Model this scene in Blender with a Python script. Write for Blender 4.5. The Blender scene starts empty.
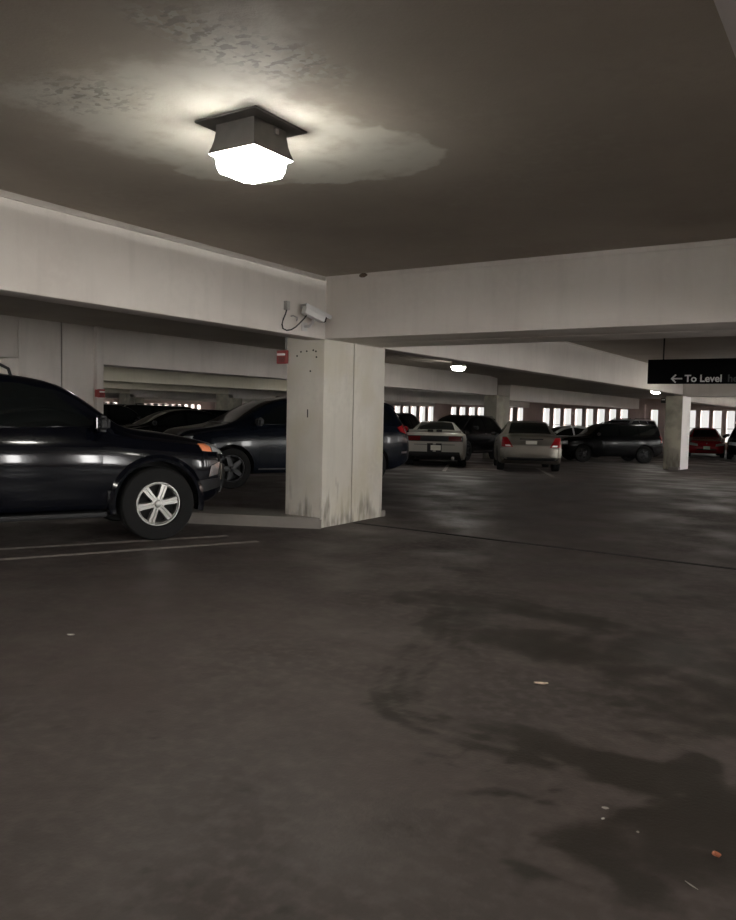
import bpy, bmesh, math, random
import numpy as np
from mathutils import Vector, Matrix, noise
from mathutils.bvhtree import BVHTree

SKY_SUN, LAMP = 66., 66.
SC = bpy.context.scene
COL = SC.collection
random.seed(7)

# ------------------------------------------------------------------ materials
def mat(name, col, rough=.6, metal=0., coat=0., spec=.5, emit=None, estr=0., vary=0., vscale=3., bump=0., bscale=40.):
    m = bpy.data.materials.new(name); m.use_nodes = True
    nt = m.node_tree; b = nt.nodes['Principled BSDF']
    b.inputs['Base Color'].default_value = (*col, 1)
    b.inputs['Roughness'].default_value = rough
    b.inputs['Metallic'].default_value = metal
    b.inputs['Coat Weight'].default_value = coat
    b.inputs['Coat Roughness'].default_value = .04
    b.inputs['Specular IOR Level'].default_value = spec
    if emit:
        b.inputs['Emission Color'].default_value = (*emit, 1); b.inputs['Emission Strength'].default_value = estr
    if vary or bump:
        tc = nt.nodes.new('ShaderNodeTexCoord')
    if vary:
        n = nt.nodes.new('ShaderNodeTexNoise'); n.inputs['Scale'].default_value = vscale; n.inputs['Detail'].default_value = 6
        nt.links.new(tc.outputs['Object'], n.inputs['Vector'])
        r = nt.nodes.new('ShaderNodeMapRange'); r.inputs['From Min'].default_value = .3; r.inputs['From Max'].default_value = .7
        r.inputs['To Min'].default_value = 1 - vary; r.inputs['To Max'].default_value = 1 + vary
        nt.links.new(n.outputs['Fac'], r.inputs['Value'])
        mx = nt.nodes.new('ShaderNodeVectorMath'); mx.operation = 'SCALE'; mx.inputs[0].default_value = col
        nt.links.new(r.outputs['Result'], mx.inputs['Scale']); nt.links.new(mx.outputs['Vector'], b.inputs['Base Color'])
    if bump:
        n = nt.nodes.new('ShaderNodeTexNoise'); n.inputs['Scale'].default_value = bscale; n.inputs['Detail'].default_value = 4
        nt.links.new(tc.outputs['Object'], n.inputs['Vector'])
        bp = nt.nodes.new('ShaderNodeBump'); bp.inputs['Strength'].default_value = bump; bp.inputs['Distance'].default_value = .01
        nt.links.new(n.outputs['Fac'], bp.inputs['Height']); nt.links.new(bp.outputs['Normal'], b.inputs['Normal'])
    return m

def mix_rgb(nt, fac, a, b):
    mx = nt.nodes.new('ShaderNodeMix'); mx.data_type = 'RGBA'
    for s, v in ((0, fac), (6, a), (7, b)):
        if isinstance(v, (tuple, list)): mx.inputs[s].default_value = (*v, 1)
        elif isinstance(v, (int, float)): mx.inputs[s].default_value = v
        else: nt.links.new(v, mx.inputs[s])
    return mx.outputs[2]

def noise_out(nt, vec, scale, detail=6, lo=.35, hi=.65, stretch=None):
    if stretch:
        mp = nt.nodes.new('ShaderNodeMapping'); mp.inputs['Scale'].default_value = stretch
        nt.links.new(vec, mp.inputs['Vector']); vec = mp.outputs['Vector']
    n = nt.nodes.new('ShaderNodeTexNoise'); n.inputs['Scale'].default_value = scale; n.inputs['Detail'].default_value = detail
    nt.links.new(vec, n.inputs['Vector'])
    r = nt.nodes.new('ShaderNodeMapRange'); r.inputs['From Min'].default_value = lo; r.inputs['From Max'].default_value = hi
    nt.links.new(n.outputs['Fac'], r.inputs['Value'])
    return r.outputs['Result']

def concrete(name, a, b, c, rough=.85, streak=True, attr=None, attr_col=None, bump=.15, grime=False):
    """painted / cast concrete: two mixed tones, vertical streaks, fine grain; attr mixes attr_col over it"""
    m = bpy.data.materials.new(name); m.use_nodes = True; nt = m.node_tree; bs = nt.nodes['Principled BSDF']
    tc = nt.nodes.new('ShaderNodeTexCoord'); v = tc.outputs['Object']
    col = mix_rgb(nt, noise_out(nt, v, .9, 8), a, b)
    col = mix_rgb(nt, noise_out(nt, v, 14, 5, .45, .8), col, c)
    if streak:
        s = noise_out(nt, v, 2.2, 6, .52, .8, (3, 3, .35))
        mm = nt.nodes.new('ShaderNodeMath'); mm.operation = 'MULTIPLY'; mm.inputs[1].default_value = .3
        nt.links.new(s, mm.inputs[0]); col = mix_rgb(nt, mm.outputs[0], col, tuple(x * .62 for x in a))
    if attr:
        at = nt.nodes.new('ShaderNodeAttribute'); at.attribute_name = attr
        fac = at.outputs['Fac']
        if attr == 'stain':
            nz = noise_out(nt, v, 5, 12, .3, .7); a1_ = nt.nodes.new('ShaderNodeMath'); a1_.operation = 'MULTIPLY_ADD'; a1_.inputs[1].default_value = .62; a1_.inputs[2].default_value = -.34
            nt.links.new(nz, a1_.inputs[0]); a2_ = nt.nodes.new('ShaderNodeMath'); a2_.operation = 'ADD'; nt.links.new(a1_.outputs[0], a2_.inputs[0]); nt.links.new(fac, a2_.inputs[1])
            mr_ = nt.nodes.new('ShaderNodeMapRange'); mr_.interpolation_type = 'SMOOTHSTEP'; mr_.inputs['From Min'].default_value = .08; mr_.inputs['From Max'].default_value = .62; nt.links.new(a2_.outputs[0], mr_.inputs['Value']); fac = mr_.outputs['Result']
        if attr == 'patch':
            nz = noise_out(nt, v, 6, 12, .3, .7); a1_ = nt.nodes.new('ShaderNodeMath'); a1_.operation = 'MULTIPLY_ADD'; a1_.inputs[1].default_value = .5; a1_.inputs[2].default_value = -.25
            nt.links.new(nz, a1_.inputs[0]); a2_ = nt.nodes.new('ShaderNodeMath'); a2_.operation = 'ADD'; nt.links.new(a1_.outputs[0], a2_.inputs[0]); nt.links.new(fac, a2_.inputs[1])
            mr_ = nt.nodes.new('ShaderNodeMapRange'); mr_.interpolation_type = 'SMOOTHSTEP'; mr_.inputs['From Min'].default_value = .12; mr_.inputs['From Max'].default_value = .8; nt.links.new(a2_.outputs[0], mr_.inputs['Value']); fac = mr_.outputs['Result']
        col = mix_rgb(nt, fac, col, attr_col)
        if attr == 'patch':   # flaking paint: ragged dark and pale chips
            a4 = nt.nodes.new('ShaderNodeAttribute'); a4.attribute_name = 'flake'
            ch = noise_out(nt, v, 15, 5, .50, .54, (1.2, .8, 1)); mm = nt.nodes.new('ShaderNodeMath'); mm.operation = 'MULTIPLY'; nt.links.new(ch, mm.inputs[0]); nt.links.new(a4.outputs['Fac'], mm.inputs[1])
            col = mix_rgb(nt, mm.outputs[0], col, (.44, .42, .375))
            ch2 = noise_out(nt, v, 19, 5, .53, .57, (.8, 1.2, 1)); mm = nt.nodes.new('ShaderNodeMath'); mm.operation = 'MULTIPLY'; nt.links.new(ch2, mm.inputs[0]); nt.links.new(a4.outputs['Fac'], mm.inputs[1])
            col = mix_rgb(nt, mm.outputs[0], col, (.25, .23, .20))
        rr = nt.nodes.new('ShaderNodeMapRange'); rr.inputs['To Min'].default_value = rough; rr.inputs['To Max'].default_value = rough * .86
        nt.links.new(at.outputs['Fac'], rr.inputs['Value']); nt.links.new(rr.outputs['Result'], bs.inputs['Roughness'])
        if attr == 'stain':
            rn = noise_out(nt, v, .9, 5, .35, .65); m2 = nt.nodes.new('ShaderNodeMapRange'); m2.inputs['To Min'].default_value = .40; m2.inputs['To Max'].default_value = .80
            nt.links.new(rn, m2.inputs['Value']); nt.links.new(m2.outputs['Result'], bs.inputs['Roughness'])
    else:
        bs.inputs['Roughness'].default_value = rough
    if grime:
        # soot and splash marks that collect at the foot, in ragged streaks, plus a yellowed mid zone
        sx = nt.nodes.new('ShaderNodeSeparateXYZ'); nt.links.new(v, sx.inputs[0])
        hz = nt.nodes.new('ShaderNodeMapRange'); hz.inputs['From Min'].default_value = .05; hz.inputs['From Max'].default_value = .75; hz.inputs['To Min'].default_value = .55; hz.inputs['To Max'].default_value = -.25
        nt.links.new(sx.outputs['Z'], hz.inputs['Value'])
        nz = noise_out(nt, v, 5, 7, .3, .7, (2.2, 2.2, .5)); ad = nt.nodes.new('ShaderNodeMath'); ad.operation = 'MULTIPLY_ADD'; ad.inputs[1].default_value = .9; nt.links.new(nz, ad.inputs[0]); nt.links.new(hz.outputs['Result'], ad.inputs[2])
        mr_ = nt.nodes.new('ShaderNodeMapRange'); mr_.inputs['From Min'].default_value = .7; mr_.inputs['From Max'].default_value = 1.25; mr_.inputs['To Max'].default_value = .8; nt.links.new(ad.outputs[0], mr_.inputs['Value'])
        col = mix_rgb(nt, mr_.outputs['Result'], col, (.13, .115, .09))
        bl = noise_out(nt, v, 1.7, 4, .48, .62); m3 = nt.nodes.new('ShaderNodeMath'); m3.operation = 'MULTIPLY'; m3.inputs[1].default_value = .55; nt.links.new(bl, m3.inputs[0])
        col = mix_rgb(nt, m3.outputs[0], col, (.47, .43, .335))
    nt.links.new(col, bs.inputs['Base Color'])
    n = nt.nodes.new('ShaderNodeTexNoise'); n.inputs['Scale'].default_value = 60; n.inputs['Detail'].default_value = 5
    nt.links.new(v, n.inputs['Vector'])
    bp = nt.nodes.new('ShaderNodeBump'); bp.inputs['Strength'].default_value = bump; bp.inputs['Distance'].default_value = .006
    nt.links.new(n.outputs['Fac'], bp.inputs['Height']); nt.links.new(bp.outputs['Normal'], bs.inputs['Normal'])
    return m

M = {}
M['beam'] = concrete('beam_concrete', (.62, .575, .53), (.54, .495, .455), (.58, .54, .495))
M['lamplit_beam'] = concrete('lamplit_concrete', (.70, .66, .53), (.62, .58, .46), (.66, .62, .50))  # warm lamplight on the far beams is put into this paler, yellower colour
M['whitebeam'] = concrete('white_beam_and_daylit_face', (.82, .79, .77), (.76, .73, .71), (.80, .77, .75), streak=False)
M['pillar'] = concrete('pillar_concrete', (.56, .53, .47), (.44, .41, .355), (.50, .47, .42), grime=True)
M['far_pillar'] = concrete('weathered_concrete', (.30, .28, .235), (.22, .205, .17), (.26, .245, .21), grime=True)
M['kerb'] = concrete('kerb_concrete', (.22, .20, .18), (.16, .145, .13), (.20, .18, .16))
M['wall'] = concrete('wall_concrete', (.52, .42, .385), (.42, .335, .31), (.48, .39, .355))
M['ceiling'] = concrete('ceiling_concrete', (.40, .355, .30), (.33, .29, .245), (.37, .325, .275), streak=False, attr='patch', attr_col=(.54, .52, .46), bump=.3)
M['floor'] = concrete('floor_concrete', (.080, .064, .058), (.052, .041, .036), (.104, .084, .076), rough=.62, streak=False, attr='stain', attr_col=(.028, .022, .017), bump=.25)
M['paint_line'] = mat('faded_line_paint', (.36, .33, .30), .7, vary=.35, vscale=9)
M['joint'] = mat('joint_rubber', (.012, .011, .010), .8)
M['black'] = mat('black_plastic', (.008, .008, .009), .55, spec=.3, bump=.05)
M['dark'] = mat('dark_recess', (.006, .006, .006), .9)
M['tyre'] = mat('tyre_rubber', (.009, .009, .009), .85, spec=.2, bump=.2, bscale=60)
M['alloy'] = mat('alloy_metal', (.36, .355, .34), .35, .8, vary=.08)
M['darkalloy'] = mat('dark_alloy', (.014, .014, .015), .4, .6)
M['chrome'] = mat('chrome', (.75, .75, .76), .08, 1.)
M['glass'] = mat('tinted_glass', (.004, .005, .005), .04, spec=.35, vary=.1)
M['headlight'] = mat('headlamp_glass', (.45, .46, .47), .08, .3, 1.)
M['amber'] = mat('amber_lens', (.80, .26, .12), .15, 0, 1., vary=.15, vscale=20)
M['redlens'] = mat('red_lens', (.26, .008, .012), .12, 0, 1., vary=.2, vscale=15)
M['darkred'] = mat('smoked_red_lens', (.09, .008, .009), .12, 0, 1.)
M['plate'] = mat('number_plate', (.55, .53, .46), .5, vary=.1, vscale=30)
M['redpaint'] = mat('alarm_red', (.20, .016, .014), .45, vary=.1, vscale=30)
M['strobe'] = mat('strobe_lens', (.75, .74, .72), .15, 0, .5)
M['steel'] = mat('galvanised_steel', (.42, .41, .39), .45, .6, vary=.12, vscale=20)
M['camgrey'] = mat('camera_housing_grey', (.52, .51, .50), .45, .1, vary=.05)
M['cable'] = mat('black_cable', (.02, .02, .02), .5)
M['lamphousing'] = mat('lamp_housing_bronze', (.16, .15, .14), .6, .1, vary=.1, vscale=12)
M['lens'] = mat('lit_lens', (.8, .8, .78), .4, emit=(1., .965, .88), estr=LAMP)
M['sign'] = mat('sign_black', (.004, .004, .0045), .8, spec=.06, vary=.05)
M['letters'] = mat('sign_letters', (.62, .62, .60), .5)
M['dimletters'] = mat('sign_letters_faded', (.055, .055, .055), .7, spec=.1)
M['leaf'] = mat('dry_leaf', (.60, .48, .36), .8, vary=.2, vscale=60)
M['leafred'] = mat('dry_leaf_red', (.35, .12, .06), .8, vary=.2, vscale=60)
M['paper'] = mat('paper_scrap', (.42, .40, .36), .8, vary=.1, vscale=60)
M['nest'] = mat('mud_clump', (.09, .06, .04), .95, vary=.2, vscale=60, bump=.5)

def paint(name, col, rough=.22, metal=.0, coat=.6):
    return mat(name, col, rough, metal, coat, .3, vary=.03, vscale=2)

# ------------------------------------------------------------------ object helpers
def link(name, bm, m, parent=None, sharp=math.radians(35)):
    bmesh.ops.remove_doubles(bm, verts=bm.verts, dist=1e-6)
    bm.normal_update()
    for e in bm.edges:
        if len(e.link_faces) == 2: e.smooth = e.calc_face_angle(0) < sharp
    for f in bm.faces: f.smooth = True
    me = bpy.data.meshes.new(name); bm.to_mesh(me); bm.free()
    for x in (m if isinstance(m, (list, tuple)) else [m]): me.materials.append(x)
    o = bpy.data.objects.new(name, me); COL.objects.link(o)
    if parent: o.parent = parent
    return o

def tag(o, label=None, cat=None, group=None, kind=None):
    if label: o['label'] = label
    if cat: o['category'] = cat
    if group: o['group'] = group
    if kind: o['kind'] = kind
    return o

def empty(name, loc, label, cat, group=None, rz=0.):
    o = bpy.data.objects.new(name, None); COL.objects.link(o); o.location = loc; o.rotation_euler = (0, 0, rz)
    o.empty_display_size = .2
    return tag(o, label, cat, group)

def box(bm, lo, hi, bevel=0., mi=0):
    lo = Vector(lo); hi = Vector(hi); c = (lo + hi) / 2; s = hi - lo
    r = bmesh.ops.create_cube(bm, size=1, matrix=Matrix.Translation(c) @ Matrix.Diagonal((*s, 1)))
    fs = {f for v in r['verts'] for f in v.link_faces}
    for f in fs: f.material_index = mi
    if bevel:
        es = {e for v in r['verts'] for e in v.link_edges}
        bmesh.ops.bevel(bm, geom=list(es), offset=bevel, segments=2, affect='EDGES', profile=.6)
    return r

def prism(bm, poly, z0, z1, mi=0):
    a = [bm.verts.new((x, y, z0)) for x, y in poly]; b = [bm.verts.new((x, y, z1)) for x, y in poly]
    n = len(poly)
    fs = [bm.faces.new(a[::-1]), bm.faces.new(b)]
    for i in range(n): fs.append(bm.faces.new((a[i], a[(i + 1) % n], b[(i + 1) % n], b[i])))
    for f in fs: f.material_index = mi
    return a + b

def tube(bm, pts, r, seg=10, cap=True):
    pts = [Vector(p) for p in pts]; rings = []
    up = Vector((0, 0, 1))
    for i, p in enumerate(pts):
        t = (pts[min(i + 1, len(pts) - 1)] - pts[max(i - 1, 0)]).normalized()
        a = t.cross(up)
        if a.length < .05: a = t.cross(Vector((1, 0, 0)))
        a.normalize(); b = t.cross(a)
        rings.append([bm.verts.new(p + (a * math.cos(k * 2 * math.pi / seg) + b * math.sin(k * 2 * math.pi / seg)) * r) for k in range(seg)])
    for i in range(len(rings) - 1):
        for k in range(seg):
            bm.faces.new((rings[i][k], rings[i][(k + 1) % seg], rings[i + 1][(k + 1) % seg], rings[i + 1][k]))
    if cap: bm.faces.new(rings[0][::-1]); bm.faces.new(rings[-1])

def lathe(bm, prof, seg=40, closed=False, mi=0):
    """profile of (radius, y) spun round the y axis"""
    rings = []
    for r, y in prof:
        if r < 1e-5: rings.append([bm.verts.new((0, y, 0))] * seg)
        else: rings.append([bm.verts.new((r * math.cos(2 * math.pi * k / seg), y, r * math.sin(2 * math.pi * k / seg))) for k in range(seg)])
    n = len(rings)
    for i in range(n if closed else n - 1):
        A, B = rings[i], rings[(i + 1) % n]
        for k in range(seg):
            q = []
            for v in (A[k], A[(k + 1) % seg], B[(k + 1) % seg], B[k]):
                if v not in q: q.append(v)
            if len(q) > 2:
                try: bm.faces.new(q).material_index = mi
                except ValueError: pass

def pchip(keys, x):
    k = sorted(keys); X = [a for a, _ in k]; Y = [b for _, b in k]; n = len(X)
    if x <= X[0]: return Y[0]
    if x >= X[-1]: return Y[-1]
    d = [(Y[i + 1] - Y[i]) / (X[i + 1] - X[i]) for i in range(n - 1)]
    s = [d[0]] + [0 if d[i - 1] * d[i] <= 0 else 2 * d[i - 1] * d[i] / (d[i - 1] + d[i]) for i in range(1, n - 1)] + [d[-1]]
    for i in range(n - 1):
        if X[i] <= x <= X[i + 1]:
            h = X[i + 1] - X[i]; t = (x - X[i]) / h
            return ((2*t**3 - 3*t*t + 1) * Y[i] + (t**3 - 2*t*t + t) * h * s[i] + (-2*t**3 + 3*t*t) * Y[i + 1] + (t**3 - t*t) * h * s[i + 1])

def resample(pl, n):
    P = [Vector(p) for p in pl]; L = [0]
    for i in range(1, len(P)): L.append(L[-1] + (P[i] - P[i - 1]).length)
    out = []
    for k in range(n + 1):
        s = L[-1] * k / n
        for i in range(len(P) - 1):
            if s <= L[i + 1] + 1e-9:
                t = (s - L[i]) / max(L[i + 1] - L[i], 1e-9); out.append(P[i].lerp(P[i + 1], t)); break
    return out

# ------------------------------------------------------------------ cars
def ring_half(S, x):
    w, wt, zb, zs, zt = (pchip(S[k], x) for k in ('w', 'wt', 'zb', 'zs', 'zt'))
    zt = max(zt, zb + .12); zs = min(zs, zt - .015); h = zs - zb
    zte = max(zs + .35 * (zt - zs), zt - .07)
    ws = .945 * w; wt = min(wt, ws)
    P = [(0, zb), (.5 * w, zb), (.88 * w, zb), (.95 * w, zb + .025), (.98 * w, zb + .12 * h), (.992 * w, zb + .3 * h), (w, zb + .5 * h),
         (1.0 * w, zb + .68 * h), (.985 * w, zb + .84 * h), (.968 * w, zb + .94 * h), (ws, zs)]
    for t, bl in ((.2, .004), (.4, .008), (.6, .010), (.8, .008), (1., 0)):
        P.append((ws + (wt - ws) * t + bl * min(1, (zt - zs) * 3), zs + (zte - zs) * t))
    d = zt - zte
    P += [(wt * .965, zte + d * .42), (wt * .88, zte + d * .72), (wt * .66, zte + d * .90), (wt * .34, zte + d * .98), (0, zt)]
    return P

def car_body(S):
    bm = bmesh.new(); L = S['L'] / 2
    u = [math.sin(math.pi * (k / 72 - .5)) for k in range(73)]
    xs = [L * (.55 * a + .45 * (2 * k / 72 - 1)) for k, a in enumerate(u)]
    rings = []
    for x in xs:
        h = ring_half(S, x)
        rings.append([bm.verts.new((x, y, z)) for y, z in h] + [bm.verts.new((x, -y, z)) for y, z in h[-2:0:-1]])
    n = len(rings[0])
    for i in range(len(rings) - 1):
        for k in range(n):
            bm.faces.new((rings[i][k], rings[i][(k + 1) % n], rings[i + 1][(k + 1) % n], rings[i + 1][k]))
    for R, fl in ((rings[0], False), (rings[-1], True)):
        # fan the end caps through inner rings so that they stay slightly domed
        c = sum((v.co for v in R), Vector()) / n; prev = R
        for s, o in ((.8, .018), (.45, .03)):
            nr = [bm.verts.new(c + (v.co - c) * s + Vector(((o if fl else -o), 0, 0))) for v in R]
            for k in range(n):
                q = (prev[k], prev[(k + 1) % n], nr[(k + 1) % n], nr[k]); bm.faces.new(q)
            prev = nr
        bm.faces.new(prev)
    bmesh.ops.recalc_face_normals(bm, faces=bm.faces)
    return bm

class Car:
    def __init__(self, name, S, loc, yaw, paintm, label, cat='car', group=None, pitch=0.):
        self.S = S; self.root = empty(name, loc, label, cat, group, yaw)
        self.root.rotation_euler = (0, pitch, yaw)
        self.paint = paintm
        bm = car_body(S); bm.normal_update(); self.bvh = BVHTree.FromBMesh(bm)
        body = link('body', bm, [paintm, M['dark']], self.root)
        cb = bmesh.new(); R = S['R'] + .055
        for ax in (S['af'], S['ar']):
            for s in (1, -1):
                w = pchip(S['w'], ax)
                pr = [(R, s * (w - .27)), (R, s * (w + .25))]
                b2 = bmesh.new(); lathe(b2, [(0, pr[0][1])] + pr + [(0, pr[1][1])], 36)
                bmesh.ops.recalc_face_normals(b2, faces=b2.faces)
                for v in b2.verts: v.co += Vector((ax, 0, S['R'] + .01))
                t = bpy.data.meshes.new('t'); b2.to_mesh(t); b2.free(); cb.from_mesh(t); bpy.data.meshes.remove(t)
        cm = bpy.data.meshes.new('cut'); cb.to_mesh(cm); cb.free(); cm.materials.append(self.paint); cm.materials.append(M['dark'])
        for p in cm.polygons: p.material_index = 1
        co = bpy.data.objects.new('cut', cm); COL.objects.link(co)
        md = body.modifiers.new('b', 'BOOLEAN'); md.object = co; md.operation = 'DIFFERENCE'; md.solver = 'EXACT'
        dg = bpy.context.evaluated_depsgraph_get(); dg.update()
        keep = [co.matrix_world.copy()]
        body.parent = None; bpy.context.view_layer.update(); dg = bpy.context.evaluated_depsgraph_get()
        nm = bpy.data.meshes.new_from_object(body.evaluated_get(dg))
        body.modifiers.clear(); old = body.data; body.data = nm; bpy.data.meshes.remove(old)
        bpy.data.objects.remove(co); bpy.data.meshes.remove(cm); body.parent = self.root
        nm.name = 'body'; self.body = body

    def hit(self, p, pl):
        a, b = p
        if pl == 'left': o, d = Vector((a, 3, b)), Vector((0, -1, 0))
        elif pl == 'right': o, d = Vector((a, -3, b)), Vector((0, 1, 0))
        elif pl == 'front': o, d = Vector((5, a, b)), Vector((-1, 0, 0))
        elif pl == 'rear': o, d = Vector((-5, a, b)), Vector((1, 0, 0))
        else: o, d = Vector((a, b, 4)), Vector((0, 0, -1))
        h, nrm, i, dist = self.bvh.ray_cast(o, d)
        if h is None:
            h, nrm, i, dist = self.bvh.find_nearest(o + d * (3 if pl in ('left', 'right') else 2.6))
        return h, nrm

    def patch(self, name, lo, hi, pl, m, off=.006, th=.02, n=12, k=5, parent=None):
        A, B = resample(lo, n), resample(hi, n); bm = bmesh.new(); F, K = [], []
        for i in range(n + 1):
            f, g = [], []
            for j in range(k + 1):
                p = A[i].lerp(B[i], j / k); h, nr = self.hit((p[0], p[1]), pl)
                f.append(bm.verts.new(h + nr * off)); g.append(bm.verts.new(h - nr * th))
            F.append(f); K.append(g)
        for i in range(n):
            for j in range(k):
                bm.faces.new((F[i][j], F[i + 1][j], F[i + 1][j + 1], F[i][j + 1]))
                bm.faces.new((K[i][j], K[i][j + 1], K[i + 1][j + 1], K[i + 1][j]))
        for i in range(n):
            bm.faces.new((F[i][0], K[i][0], K[i + 1][0], F[i + 1][0])); bm.faces.new((F[i][k], F[i + 1][k], K[i + 1][k], K[i][k]))
        for j in range(k):
            bm.faces.new((F[0][j], F[0][j + 1], K[0][j + 1], K[0][j])); bm.faces.new((F[n][j], K[n][j], K[n][j + 1], F[n][j + 1]))
        bmesh.ops.recalc_face_normals(bm, faces=bm.faces)
        return link(name, bm, m, parent or self.root, math.radians(50))

    def both(self, name, lo, hi, m, **kw):
        return [self.patch(name, lo, hi, pl, m, **kw) for pl in ('left', 'right')]

    def quad(self, name, x0, z0, x1, z1, pl, m, **kw):
        return self.patch(name, [(x0, z0), (x1, z0)], [(x0, z1), (x1, z1)], pl, m, **kw)

    def wheels(self, spokes=5, rim=M['alloy'], wide=.23, fancy=False, rr=.64):
        S = self.S
        for ax in (S['af'], S['ar']):
            w = pchip(S['w'], ax)
            for s in (1, -1):
                t = link('wheel', tyre_bm(S['R'], wide / 2, rr), M['tyre'], self.root)
                t.location = (ax, s * (w - wide / 2 + (.025 if fancy else -.01)), S['R'])
                t.rotation_euler = (0, .35 * s, 0 if s > 0 else math.pi)
                link('rim', rim_bm(S['R'] * rr, wide / 2, spokes, fancy), rim, t)
                b = bmesh.new(); lathe(b, [(0, wide * .02), (S['R'] * rr * .9, wide * .02), (S['R'] * rr * .9, -wide * .05), (0, -wide * .05)], 32)
                bmesh.ops.recalc_face_normals(b, faces=b.faces)
                link('brake_disc', b, M['dark'], t)

    def glasshouse(self, wx0, wx1, rx0, rx1, sides, wyb=.62, wyt=.56, ryb=.56, ryt=.52):
        self.patch('windshield', [(wx0, -wyb), (wx0 + .03, 0), (wx0, wyb)], [(wx1, -wyt), (wx1 + .02, 0), (wx1, wyt)], 'top', M['glass'], k=8)
        self.patch('rear_window', [(rx0, -ryb), (rx0, ryb)], [(rx1, -ryt), (rx1, ryt)], 'top', M['glass'], k=8)
        for lo, hi in sides: self.both('side_window', lo, hi, M['glass'], k=6)

    def mirror(self, x, z, y, m, s=1.):
        for sd in (1, -1):
            bm = bmesh.new(); box(bm, (x - .06 * s, sd * y - .02, z), (x + .06 * s, sd * (y + .2 * s) + .0, z + .15 * s) if sd > 0 else (x + .06 * s, -y + .02, z + .15 * s))
            if sd < 0:
                bm.free(); bm = bmesh.new(); box(bm, (x - .06 * s, -(y + .2 * s), z), (x + .06 * s, -y + .02, z + .15 * s))
            bmesh.ops.bevel(bm, geom=list(bm.edges), offset=.035 * s, segments=3, affect='EDGES')
            o = link('side_mirror', bm, M['black'], self.root)
            g = bmesh.new(); box(g, (x - .064 * s, sd * (y + .1 * s) - .07 * s, z + .02 * s), (x - .058 * s, sd * (y + .1 * s) + .07 * s, z + .13 * s)); link('mirror_glass', g, M['glass'], o)

    def handles(self, xs, z, m):
        for x in xs:
            for pl in ('left', 'right'):
                h, nr = self.hit((x, z), pl); bm = bmesh.new()
                box(bm, h + Vector((-.10, -.03, -.016)), h + Vector((.10, .03, .016)), .012)
                link('door_handle', bm, m, self.root)

    def plate(self, pl, y, z, name='license_plate', w=.30, h=.15):
        p, nr = self.hit((y, z), pl); s = 1 if pl == 'front' else -1
        bm = bmesh.new(); box(bm, (p.x + s * .012 - .006, y - w / 2, z - h / 2), (p.x + s * .012 + .012 * s + .006, y + w / 2, z + h / 2), .004)
        o = link(name, bm, M['plate'], self.root)
        return o

def tyre_bm(R, hw, rr):
    bm = bmesh.new(); r = R * rr
    prof = [(r, -.78 * hw), (r * 1.04, -.93 * hw), (R * .86, -hw), (R * .95, -.95 * hw), (R * .99, -.8 * hw), (R, -.5 * hw), (R * .985, -.34 * hw), (R, -.3 * hw), (R, -.04 * hw), (R * .985, 0),
            (R, .04 * hw), (R, .3 * hw), (R * .985, .34 * hw), (R, .5 * hw), (R * .99, .8 * hw), (R * .95, .95 * hw), (R * .86, hw), (r * 1.04, .93 * hw), (r, .78 * hw)]
    lathe(bm, prof, 56, closed=True)
    bmesh.ops.recalc_face_normals(bm, faces=bm.faces); return bm

def rim_bm(r, hw, n, fancy):
    bm = bmesh.new()
    lathe(bm, [(r * 1.01, .80 * hw), (r * .985, .88 * hw), (r * .94, .88 * hw), (r * .90, .78 * hw), (r * .885, .1 * hw), (r * .86, .1 * hw), (r * .87, .74 * hw), (r * .92, .70 * hw)], 48)
    for i in range(n):
        a = 2 * math.pi * i / n + (math.pi / 6 if n == 6 else math.pi / 2)
        t0, t1 = (.23, .17) if not fancy else (.13, .19)
        for wi, wo, y0, y1, dy in (([(t0, t1, .45, .74, 0)]) if not fancy else [(t0, t1, .40, .66, 0), (.05, .065, .60, .78, .085), (.05, .065, .60, .78, -.085)]):
            v = []
            for rad, ww in ((.18 * r, wi), (.90 * r, wo)):
                for yy in (y0, y1):
                    for sg in (-1, 1):
                        f = 1.0 if yy == y0 else .82
                        q = Vector((rad, (yy + (.04 if rad < .5 * r else 0)) * hw, sg * ww * r * f + dy * r * (1 if rad > .5 * r else .8)))
                        v.append(bm.verts.new((q.x * math.cos(a) - q.z * math.sin(a), q.y, q.x * math.sin(a) + q.z * math.cos(a))))
            for f in ((0, 1, 3, 2), (4, 6, 7, 5), (0, 4, 5, 1), (2, 3, 7, 6), (0, 2, 6, 4), (1, 5, 7, 3)): bm.faces.new([v[k] for k in f])
    lathe(bm, [(.30 * r, .4 * hw), (.30 * r, .76 * hw), (.26 * r, .80 * hw), (.17 * r, .80 * hw), (.15 * r, .9 * hw), (.10 * r, .94 * hw), (0, .95 * hw)], 30)
    if fancy:
        for i in range(6):
            a = 2 * math.pi * i / 6; c = Vector((.225 * r * math.cos(a), .8 * hw, .225 * r * math.sin(a)))
            b = bmesh.new(); lathe(b, [(.028 * r, 0), (.028 * r, .07 * hw), (0, .09 * hw)], 10)
            for v in b.verts: v.co += c
            t = bpy.data.meshes.new('t'); b.to_mesh(t); b.free(); bm.from_mesh(t); bpy.data.meshes.remove(t)
    bmesh.ops.recalc_face_normals(bm, faces=bm.faces); return bm

def zfloor(y):
    if y < 8: return 0.
    if y < 24: return -.0225 * (y - 8)
    if y < 30: return -.36 - .04 * (y - 24) / 6
    return -.40

def place(S, px, py, hx, hy):
    """ground position, yaw and pitch of a car whose centre stands at px, py with heading hx, hy"""
    yaw = math.atan2(hy, hx); l = math.hypot(hx, hy); hx, hy = hx / l, hy / l
    zf = zfloor(py + hy * S['af']); zr = zfloor(py + hy * S['ar'])
    t = (0 - S['ar']) / (S['af'] - S['ar'])
    return dict(loc=(px, py, zr + (zf - zr) * t), yaw=yaw, pitch=-math.atan2(zf - zr, S['af'] - S['ar']))

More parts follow.
